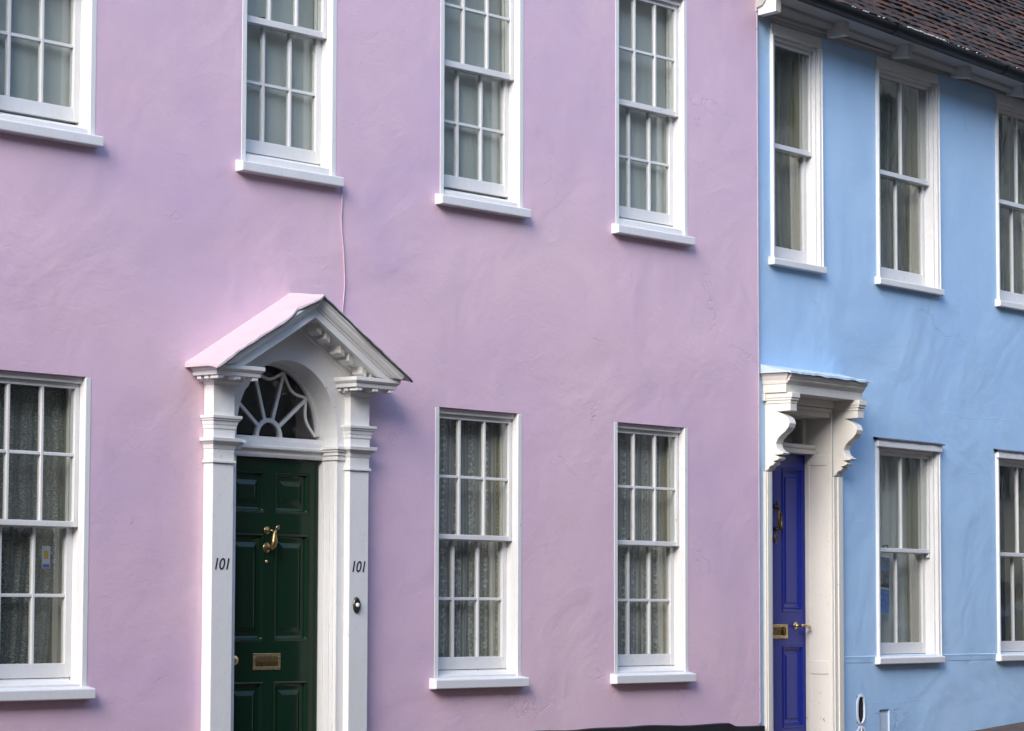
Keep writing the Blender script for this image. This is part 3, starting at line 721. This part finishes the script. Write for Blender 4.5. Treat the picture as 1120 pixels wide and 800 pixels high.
# eaves: frieze, stepped cornice, soffit
ez = lambda t, z: z-.012*t
m = MB(); ep = [(-.002,5.478),(-.018,5.478),(-.018,5.512),(-.030,5.520),(-.030,5.545),(-.075,5.556),(-.100,5.585),(-.105,5.610),(-.278,5.622),(-.278,5.632),(-.002,5.72)]
wt = lambda t, y, z: z - .020*t*(1 if y < -.05 else 0)
m.add([(t, y, wt(t, y, z)) for t in (-.02, 10.0) for y, z in ep], [tuple(range(len(ep)))[::-1], tuple(range(len(ep), 2*len(ep)))]+[(i, (i+1) % len(ep), len(ep)+(i+1) % len(ep), len(ep)+i) for i in range(len(ep))])
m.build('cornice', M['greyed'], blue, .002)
for k in range(9):
    t = .075+k*1.0; b = MB()
    q = -.016*t
    b.add([(t-.075,-.031,5.490+q*.3),(t,-.031,5.490+q*.3),(t,-.185,5.505+q),(t-.075,-.185,5.505+q),(t-.075,-.031,5.60),(t,-.031,5.60),(t,-.190,5.615+q),(t-.075,-.190,5.615+q)],
          [(0,1,2,3),(7,6,5,4),(0,4,5,1),(1,5,6,2),(2,6,7,3),(3,7,4,0)])
    b.build('eaves_bracket', M['white'], blue, .003)
# half-round gutter, collars and lichen
GY, GR = -.345, .066
gz = lambda t: 5.648-.020*t
m = MB(); vs, fs = [], []; ka = 12
for i in range(2):
    t = (-.06, 10.0)[i]
    for rr in (GR, GR-.006):
        for k in range(ka+1):
            a = math.pi+math.pi*k/ka; vs.append((t, GY+rr*math.cos(a), gz(t)+rr*math.sin(a)))
n = 2*(ka+1); order = list(range(ka+1))+list(range(n-1, ka, -1))
for k in range(n):
    a, b = order[k], order[(k+1) % n]; fs.append((a, b, n+b, n+a))
fs += [tuple(order), tuple(n+q for q in order)]
m.add(vs, fs, False)
gut = m.build('gutter', M['gutter'], blue)
for t in (1.45, 3.30, 5.15):
    m = MB(); vs, fs = [], []
    for i in range(2):
        for rr in (GR+.008, GR+.001):
            for k in range(ka+1):
                a = math.pi+math.pi*k/ka; vs.append((t+.05*i, GY+rr*math.cos(a), gz(t)+.004+rr*math.sin(a)))
    for k in range(n):
        a, b = order[k], order[(k+1) % n]; fs.append((a, b, n+b, n+a))
    fs += [tuple(order), tuple(n+q for q in order)]
    m.add(vs, fs); m.build('gutter_collar', M['gutter'], gut)
m = MB(); rr_ = random.Random(3)
for q in range(90):
    t = 1.55+abs(rr_.gauss(.35,.28)); 
    if rr_.random() < .35: t = .7+rr_.random()*3.6
    s = .006+.012*rr_.random()*(1 if 1.6 < t < 2.2 else .5)
    m.lathe([(s*.3,-s*.3),(s,0),(s*.6,s*.5)], (t, GY-GR+.004+rr_.uniform(-.004,.004), gz(t)+.002), 'z', 6)
m.build('lichen', M['lichen'], gut)['kind'] = 'stuff'
m = MB()
m.add([(t, y, z-.020*t) for t in (0, 10.0) for y, z in ((-.292,5.60),(-.280,5.60),(-.280,5.648),(-.292,5.648))], [(0,1,2,3),(4,5,6,7),(0,1,5,4),(1,2,6,5),(2,3,7,6),(3,0,4,7)]); m.build('fascia', M['gutter'], blue)

# plain-tiled roof: every tile a slab of its own in one mesh
m = MB(); pitch = R(44); cs, sn = math.cos(pitch), math.sin(pitch); rt = random.Random(5)
roof_t0, roof_y0, gauge, tw = -.14, -.315, .098, .168
for row in range(44):
    off = (row % 2)*.5*tw; sag = .012*math.sin(row*.9)
    for c in range(63):
        t = roof_t0-.05+c*tw+off
        if t > 10.0: continue
        lift = .016*noise.noise((t*.8, row*.35, 1)) + rt.uniform(-.004,.006)
        s0 = row*gauge + .010*noise.noise((t*1.3, row*.2, 9)) + rt.uniform(-.006,.006); s1 = s0+.20
        camb = rt.uniform(-.003,.004); th = .014; w = tw-.006
        z00 = 5.668-.020*t; dn = th+.012+lift
        def P(x, s, h): return (x, roof_y0+s*cs-h*sn, z00+s*sn+h*cs)
        tl = rt.uniform(-.004,.004)
        vs = [P(t,s0,dn+tl),P(t+w/2,s0,dn+.004+camb),P(t+w,s0,dn-tl),P(t,s1,.008),P(t+w/2,s1,.011),P(t+w,s1,.008),
              P(t,s0,dn+tl-th),P(t+w/2,s0,dn+.004+camb-th),P(t+w,s0,dn-tl-th),P(t,s1,-.004),P(t+w/2,s1,-.001),P(t+w,s1,-.004)]
        m.add(vs, [(0,1,4,3),(1,2,5,4),(6,9,10,7),(7,10,11,8),(0,6,7,1),(1,7,8,2),(0,3,9,6),(2,8,11,5),(3,4,10,9),(4,5,11,10)])
m.build('roof', M['tile'], blue)
yr = roof_y0+44*gauge*cs; zr_ = 5.64+44*gauge*sn
dk = lambda t: -.020*t-.035
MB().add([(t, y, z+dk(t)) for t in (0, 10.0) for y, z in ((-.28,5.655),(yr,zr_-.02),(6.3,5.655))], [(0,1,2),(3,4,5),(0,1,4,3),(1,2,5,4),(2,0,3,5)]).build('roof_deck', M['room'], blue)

# door hood on scrolled brackets
def hood_box(m, t0, t1, y0, z0, z1): m.box(t0, t1, y0, -.003, z0, z1)
m = MB()
hp = [(-.003,2.690),(-.205,2.690),(-.205,2.752),(-.212,2.756),(-.222,2.772),(-.236,2.780),(-.236,2.792),(-.252,2.806),(-.258,2.824),(-.003,2.830)]
m.prism(hp, .085, 1.205)
# mitred return moulding at the left end
for z0, z1, o in ((2.752,2.780,.010), (2.780,2.806,.022), (2.806,2.829,.034)):
    m.add([(.085,-.003,z0),(.085-o*.4,-.003,z0),(.085-o*.4,-.205-o*.6,z0),(.085,-.205-o*.6,z0),(.085,-.003,z1),(.085-o,-.003,z1),(.085-o,-.205-o,z1),(.085,-.205-o,z1)],
          [(0,1,2,3),(7,6,5,4),(0,4,5,1),(1,5,6,2),(2,6,7,3),(3,7,4,0)])
hood = m.build('door_hood', M['ivory'], blue, .002)
vs, fs = [], []; n = 40
for k in range(n+1):
    x = .035+(1.245-.035)*k/n; w = .010*noise.noise((x*8, 3, 2))+.006*noise.noise((x*21, 1, 2))
    for y, z in ((-.001,2.905),(-.16,2.862+.5*w),(-.275+w,2.842+w),(-.277+w,2.826+w),(-.255,2.832),(-.001,2.833)): vs.append((x, y, z))
for k in range(n):
    for q in range(6): fs.append((k*6+q, k*6+(q+1) % 6, k*6+6+(q+1) % 6, k*6+6+q))
fs += [tuple(range(6)), tuple(range(n*6, n*6+6))]
MB().add(vs, fs).build('hood_flashing', M['bluelead'], hood)
scroll = [(0,2.610),(.222,2.610),(.222,2.556),(.105,2.552),(.140,2.540),(.178,2.520),(.205,2.495),(.215,2.465),(.205,2.435),(.178,2.405),(.140,2.378),(.112,2.350),(.098,2.316),(.106,2.284),(.130,2.262),(.165,2.248),(.150,2.238),(.085,2.234),(.118,2.222),(.124,2.208),(.108,2.196),(.072,2.188),(.084,2.176),(.074,2.162),(.044,2.152),(.030,2.130),(0,2.115)]
for t0, t1 in ((.112,.205), (1.098,1.192)):
    m = MB()
    m.prism([(-d-.002, z) for d, z in scroll][::-1], t0, t1)
    for z0, z1, o in ((2.612,2.634,.004), (2.634,2.652,.014), (2.652,2.689,.022)):
        m.box(t0-o*.6, t1+o*.6, -.224-o, -.002, z0, z1)
    m.build('hood_bracket', M['ivory'], blue, .003)
# door frame: architraves, panelled reveals, transom light
m = MB()
m.box(.082, .168, -.028, -.001, -.3, 2.113); m.box(.096, .150, -.036, -.028, -.3, 2.112)
m.box(1.072, 1.190, -.028, -.001, -.3, 2.113); m.box(1.118, 1.186, -.040, -.028, -.3, 2.112)
m.box(.082, 1.19, -.026, -.001, 2.632, 2.688)
for a, b in ((.171,.186), (1.054,1.069)): m.box(a, b, -.020, .30, -.3, 2.628)
for s, x in ((1,.186), (-1,1.054)):      # sunk reveal panel frames
    a, b = sorted((x, x+s*.007))
    m.box(a, b, -.018, .020, -.3, 2.28); m.box(a, b, .175, .198, -.3, 2.28); m.box(a, b, .020, .175, 2.20, 2.28); m.box(a, b, .020, .175, .62, .72)
m.box(.186, 1.054, -.018, .30, 2.600, 2.628)
m.prism([(.13,2.286),(.13,2.318),(.115,2.330),(.115,2.348),(.15,2.360),(.28,2.360),(.28,2.286)], .187, 1.053)
m.box(.187, .240, .20, .255, 2.361, 2.598); m.box(1.000, 1.053, .20, .255, 2.361, 2.598); m.box(.241, .999, .20, .255, 2.552, 2.598); 
m.box(.187, 1.053, -.012, .16, 2.560, 2.599)
df = m.build('door_frame', M['ivory'], blue, .003)
MB().box(.238, 1.002, .225, .229, 2.358, 2.556).build('glass', M['glass'], df)
MB().box(.19, 1.05, .60, .62, 2.2, 2.8).build('hall_blind', M['beige'], df)
# blue door
by = .215
pc = [(.235,.535), (.705,1.005)]
bd = panel_door(.190, 1.050, .095, 2.283, by, [(a, b, c, d) for a, b in pc for c, d in ((.215,.835), (1.085,2.175))], M['bluedoor'], blue, double=True)
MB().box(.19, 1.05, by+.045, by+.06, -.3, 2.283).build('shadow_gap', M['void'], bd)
m = MB(); lx0, lx1, lz0, lz1 = .480, .770, .890, .995
m.box(lx0, lx1, by-.012, by-.0005, lz0, lz0+.022); m.box(lx0, lx1, by-.012, by-.0005, lz1-.022, lz1)
m.box(lx0, lx0+.026, by-.012, by-.0005, lz0+.022, lz1-.022); m.box(lx1-.026, lx1, by-.012, by-.0005, lz0+.022, lz1-.022)
m.build('letter_plate', M['brass'], bd, .003)
m = MB(); m.box(lx0+.027, lx1-.027, by-.006, by-.0005, lz0+.023, lz1-.023); m.lathe([(.022,-.006),(.022,-.014),(.010,-.018)], (lx1-.06, by, (lz0+lz1)/2), 'y', 14, .7, 1.5); m.build('letter_flap', M['darkbrass'], bd, .001)
m = MB(); hx, hz = .895, .985
m.lathe([(.030,0),(.030,-.006),(.020,-.010),(.011,-.016),(.010,-.060),(.014,-.064),(.004,-.072)], (hx, by, hz), 'y', 18)
m.tube([(hx,by-.058,hz),(hx+.04,by-.066,hz+.004),(hx+.075,by-.066,hz-.006),(hx+.108,by-.060,hz-.012)], [.009,.009,.012,.015], 10)
m.build('door_handle', M['brass'], bd)
m = MB(); nx_, nz_ = .615, 1.790
m.lathe([(.022,0),(.022,-.010),(.012,-.020),(.004,-.024)], (nx_, by, nz_+.10), 'y', 14, 1, 1.3)
m.tube([(nx_,by-.02,nz_+.115),(nx_,by-.03,nz_+.13),(nx_,by-.012,nz_+.155)], [.012,.011,.003], 8)
m.tube([(nx_,by-.025,nz_+.09),(nx_-.012,by-.045,nz_+.05),(nx_-.022,by-.05,nz_-.02),(nx_-.018,by-.05,nz_-.075),(nx_+.004,by-.055,nz_-.095)], [.010,.009,.010,.012,.016], 10)
m.tube([(nx_,by-.025,nz_+.09),(nx_+.014,by-.045,nz_+.05),(nx_+.024,by-.05,nz_-.02),(nx_+.020,by-.05,nz_-.075),(nx_+.004,by-.055,nz_-.095)], [.010,.009,.010,.012,.016], 10)
m.lathe([(.020,0),(.020,-.012),(.010,-.036),(.004,-.044)], (nx_, by, nz_-.095), 'y', 14)
m.v = [(nx_+(p[0]-nx_)*.85, by+(p[1]-by)*.85, nz_+(p[2]-nz_)*.85) for p in m.v]; m.build('knocker', M['darkbrass'], bd)
m = MB(); 
m.lathe([(.030,0),(.030,-.006),(.022,-.010),(.012,-.008)], (nx_-.004, by, 1.640), 'y', 18, .8, 1.25); m.build('escutcheon', M['darkbrass'], bd)
MB().prism([(-.22,-.6),(-.22,.06),(-.20,.07),(.26,.09),(.26,-.6)], .15, 1.09).build('door_step', M['kerb'], blue, .01)

# boot scraper niche: hooped rim and a black sheet in place of its inner shade
def ring_mesh(cx, cz, hw, hh, rw, y0, y1, n=40, p=2.6):
    vs, fs = [], []
    def sup(a, w, h): 
        c, s_ = math.cos(a), math.sin(a)
        return cx+w*math.copysign(abs(c)**(2/p), c), cz+h*math.copysign(abs(s_)**(2/p), s_)
    for k in range(n):
        a = 2*math.pi*k/n; i = sup(a, hw, hh); o = sup(a, hw+rw, hh+rw)
        vs += [(i[0],y0,i[1]),(o[0],y0+.004,o[1]),(o[0],y1,o[1]),(i[0],y1+.008,i[1])]
    for k in range(n):
        for q in range(4): fs.append((k*4+q, k*4+(q+1) % 4, ((k+1) % n)*4+(q+1) % 4, ((k+1) % n)*4+q))
    return MB().add(vs, fs, False)
rim = ring_mesh(1.502, .341, .050, .099, .021, -.010, -.001).build('boot_scraper', M['rim'], blue, .003)
ring_mesh(1.502, .133, .050, .066, .021, -.009, -.001).build('rim', M['rim'], rim, .003)
m = MB(); m.box(1.4485, 1.5555, .009, .05, .062, .204); m.box(1.4485, 1.5555, .009, .05, .238, .444); m.box(1.445, 1.56, .11, .13, .05, .46); m.build('niche_dark', M['void'], rim)
m = MB(); m.tube([(1.502,-.004,.11),(1.502,-.004,.20)], .008, 8); m.build('scraper_bar', M['white'], rim)
m = MB(); m.box(1.802, 1.953, .016, .03, .10, .328); m.box(1.944, 1.953, -.004, .016, .10, .322); m.box(1.802,1.944,.010,.016,.10,.30)
m.build('meter_cover', M['bluelead'], blue, .003)

# ================================================================== THINGS BEHIND THE GLASS
G1, G2 = 'plain net blinds behind the upper pink-house windows', 'lace curtains behind the lower pink-house windows'
def up_curtain(i, label, seed):
    a, b = UP[i]
    curtain(pink, a+.045, b-.024, 3.80, 5.43, .172, M['voile'], label, G1, 4, .0018, seed, 'net_blind', cat='blind')
up_curtain(0, 'plain grey net behind the upper window cut by the left frame edge', 11)
up_curtain(1, 'plain grey net behind the upper window above the green front door', 12)
up_curtain(2, 'plain grey net behind the upper window above the lower lace window beside the doorcase', 13)
up_curtain(3, 'plain grey net behind the upper pink-house window nearest the blue house', 14)
curtain(pink, LO[0][0]+.04, LO[0][1]-.04, .72, 2.36, .178, M['net'], 'dotted lace curtain with scalloped edge behind the lower window left of the green door', G2, 7, .016, 21, 'lace_curtain',
        right_edge=lambda v: LO[0][1]-.030-.115*max(0, .5-v)**.6*1.3 + .006*math.sin(v*70))
curtain(pink, LO[1][0]+.04, LO[1][1]-.024, .72, 2.36, .178, M['lace'], 'pleated lace curtain behind the lower window just right of the green door', G2, 11, .014, 22, 'lace_curtain')
curtain(pink, LO[2][0]+.04, LO[2][1]-.024, .72, 2.36, .178, M['lace'], 'pleated lace curtain behind the lower pink-house window nearest the blue house', G2, 11, .014, 23, 'lace_curtain')
G3 = 'sheer drapes behind the upper blue-house windows'
curtain(blue, BU[0][0]+.05, BU[0][1]-.10, 3.76, 5.37, .215, M['drape'], 'sheer grey green drape behind the narrow upper window over the blue door', G3, 4, .03, 31, 'sheer_drape', right_edge=lambda v: BU[0][1]-.10+.10*abs(v-.45))
curtain(blue, BU[1][0]+.05, BU[1][1]-.10, 3.76, 5.37, .215, M['drape'], 'sheer grey drape behind the middle upper window of the blue house', G3, 6, .03, 32, 'sheer_drape', right_edge=lambda v: BU[1][1]-.13+.10*abs(v-.5))
curtain(blue, BU[2][0]+.05, BU[2][1]-.03, 3.76, 5.37, .215, M['drape'], 'sheer grey drape behind the upper window cut by the right frame edge', G3, 6, .03, 33, 'sheer_drape')
curtain(blue, BL[0][0]+.05, BL[0][1]-.024, .78, 2.36, .235, M['beige'], 'pale beige drape behind the lower blue-house window with the blue poster', None, 3, .02, 34, 'pale_drape')
po = MB().box(0, .235, 0, .002, 0, .44).build('poster', flyer_mat('blue printed poster', 0, 1, 0, 1))
po.rotation_euler = (0, R(3), BR); 
pv = Vector(B0) + Vector((math.cos(BR)*2.03-math.sin(BR)*.175, math.sin(BR)*2.03+math.cos(BR)*.175, 1.09)); po.location = pv
tag(po, 'blue poster with a dark picture stuck inside the lower blue-house window', 'poster')
st = MB(); st.box(0, .060, 0, .001, 0, .125); so = st.build('sticker', M['sticker'])
so.location = (10.865, .117, 1.315)
tag(so, 'small pale notice with ochre mark inside the lower lace window left of the green door', 'sticker')
MB().box(.014, .046, -.0012, -.0004, .055, .098).build('printed_mark', M['ochre'], so); MB().box(.006, .054, -.0012, -.0004, .006, .024).build('printed_band', M['navy'], so)

# ================================================================== STREET
SL = .052
gzx = lambda x: (x-18.6)*SL
def strip(name, y0, y1, dz, mat, x0=-60, x1=60):
    m = MB(); m.add([(x0,y0,gzx(x0)+dz),(x1,y0,gzx(x1)+dz),(x1,y1,gzx(x1)+dz),(x0,y1,gzx(x0)+dz),(x0,y0,gzx(x0)-.5),(x1,y0,gzx(x1)-.5),(x1,y1,gzx(x1)-.5),(x0,y1,gzx(x0)-.5)],
                    [(0,1,2,3),(4,7,6,5),(0,4,5,1),(1,5,6,2),(2,6,7,3),(3,7,4,0)])
    return tag(m.build(name, mat), kind='structure')
strip('pavement', -1.9, 3.0, .0, M['paving']); strip('kerb', -2.05, -1.902, .004, M['kerb']); strip('road', -9.0, -2.052, -.11, M['asphalt'])
strip('kerb', -9.15, -9.002, .004, M['kerb']); strip('pavement', -13.4, -9.152, .0, M['paving'])
m = MB(); m.add([(-900,-900,-4.2),(900,-900,-4.2),(900,900,-4.2),(-900,900,-4.2)], [(0,1,2,3)]); tag(m.build('ground', M['earth']), kind='structure')

# the terrace across the street: it shuts off the low sky and is what the panes and doors mirror
opp = empty('opposite_terrace', (0,-13.4,-.9), math.pi)
tag(opp, 'plain brown brick terrace facing the pink house from across the street', 'building')
oh = [(-x-1.0, -x, z, z+1.7) for x in [-38+2.6*k for k in range(60)] for z in (1.0, 4.2, 7.4, 10.2)]
wall_with_holes(-120, 120, -3, 12.4, 0, .3, oh).build('wall', M['brick'], opp)
m = MB()
for a, b, c, d in oh: m.box(a, b, .12, .14, c, d)
MB().box(-120, -37, .02, 6.5, 12.42, 15.5).build('reflection_block', M['brick'], opp)  # unseen block added so the blue panes mirror wall instead of sky
w_ = m.build('windows', M['void'], opp); w_['kind'] = 'stuff'
MB().prism([(-.3,12.41),(-.3,12.5),(3.6,14.6),(7.5,12.5),(7.5,12.41)], -36.9, 120).build('roof', M['slate'], opp)
# ================================================================== CAMERA, LIGHT
cam = bpy.data.cameras.new('camera'); co = bpy.data.objects.new('camera', cam); C.objects.link(co); scene.camera = co
cam.sensor_width = 36; cam.lens = 36*3200/1120; cam.clip_end = 3000; cam.clip_start = .1
from mathutils import Matrix
al, th, ro = R(39.4840172), R(4.82068043), R(.1408326)
F = Vector((math.cos(al)*math.cos(th), math.sin(al)*math.cos(th), math.sin(th))); r0 = Vector((math.sin(al), -math.cos(al), 0)); u0 = r0.cross(F)
rr = r0*math.cos(ro)+u0*math.sin(ro); uu = -r0*math.sin(ro)+u0*math.cos(ro)
co.matrix_world = Matrix(((rr.x,uu.x,-F.x,0),(rr.y,uu.y,-F.y,-12.2),(rr.z,uu.z,-F.z,1.08),(0,0,0,1)))

SUN_EL, SUN_AZ = R(30), R(22)     # low veiled sun raking along the street from the left, slightly in front of the walls
S = Vector((-math.cos(SUN_AZ)*math.cos(SUN_EL), -math.sin(SUN_AZ)*math.cos(SUN_EL), math.sin(SUN_EL)))
ld = bpy.data.lights.new('sun', 'SUN'); ld.energy = .98; ld.angle = R(30); ld.color = (1.0, .92, .82)
lo = bpy.data.objects.new('sun', ld); C.objects.link(lo); lo.rotation_euler = (-S).to_track_quat('-Z', 'Y').to_euler()
w = bpy.data.worlds.new('World'); scene.world = w; w.use_nodes = True
t = w.node_tree; t.nodes.clear()
sky = t.nodes.new('ShaderNodeTexSky'); sky.sky_type = 'NISHITA'; sky.sun_disc = False
sky.sun_elevation = SUN_EL; sky.sun_rotation = math.atan2(S.x, S.y); sky.dust_density = .6; sky.air_density = 1.0; sky.ozone_density = 1.6
bg = t.nodes.new('ShaderNodeBackground'); bg.inputs['Strength'].default_value = .15
ow = t.nodes.new('ShaderNodeOutputWorld'); t.links.new(sky.outputs[0], bg.inputs[0]); t.links.new(bg.outputs[0], ow.inputs[0])
vs_ = scene.view_settings; vs_.view_transform = 'Standard'; vs_.look = 'None'; vs_.gamma = 1; vs_.exposure = 1.97; vs_.use_curve_mapping = False
scene.render.engine = 'CYCLES'
scene.cycles.max_bounces = 10; scene.cycles.transparent_max_bounces = 16; scene.cycles.use_denoising = True
scene.cycles.caustics_reflective = False; scene.cycles.caustics_refractive = False
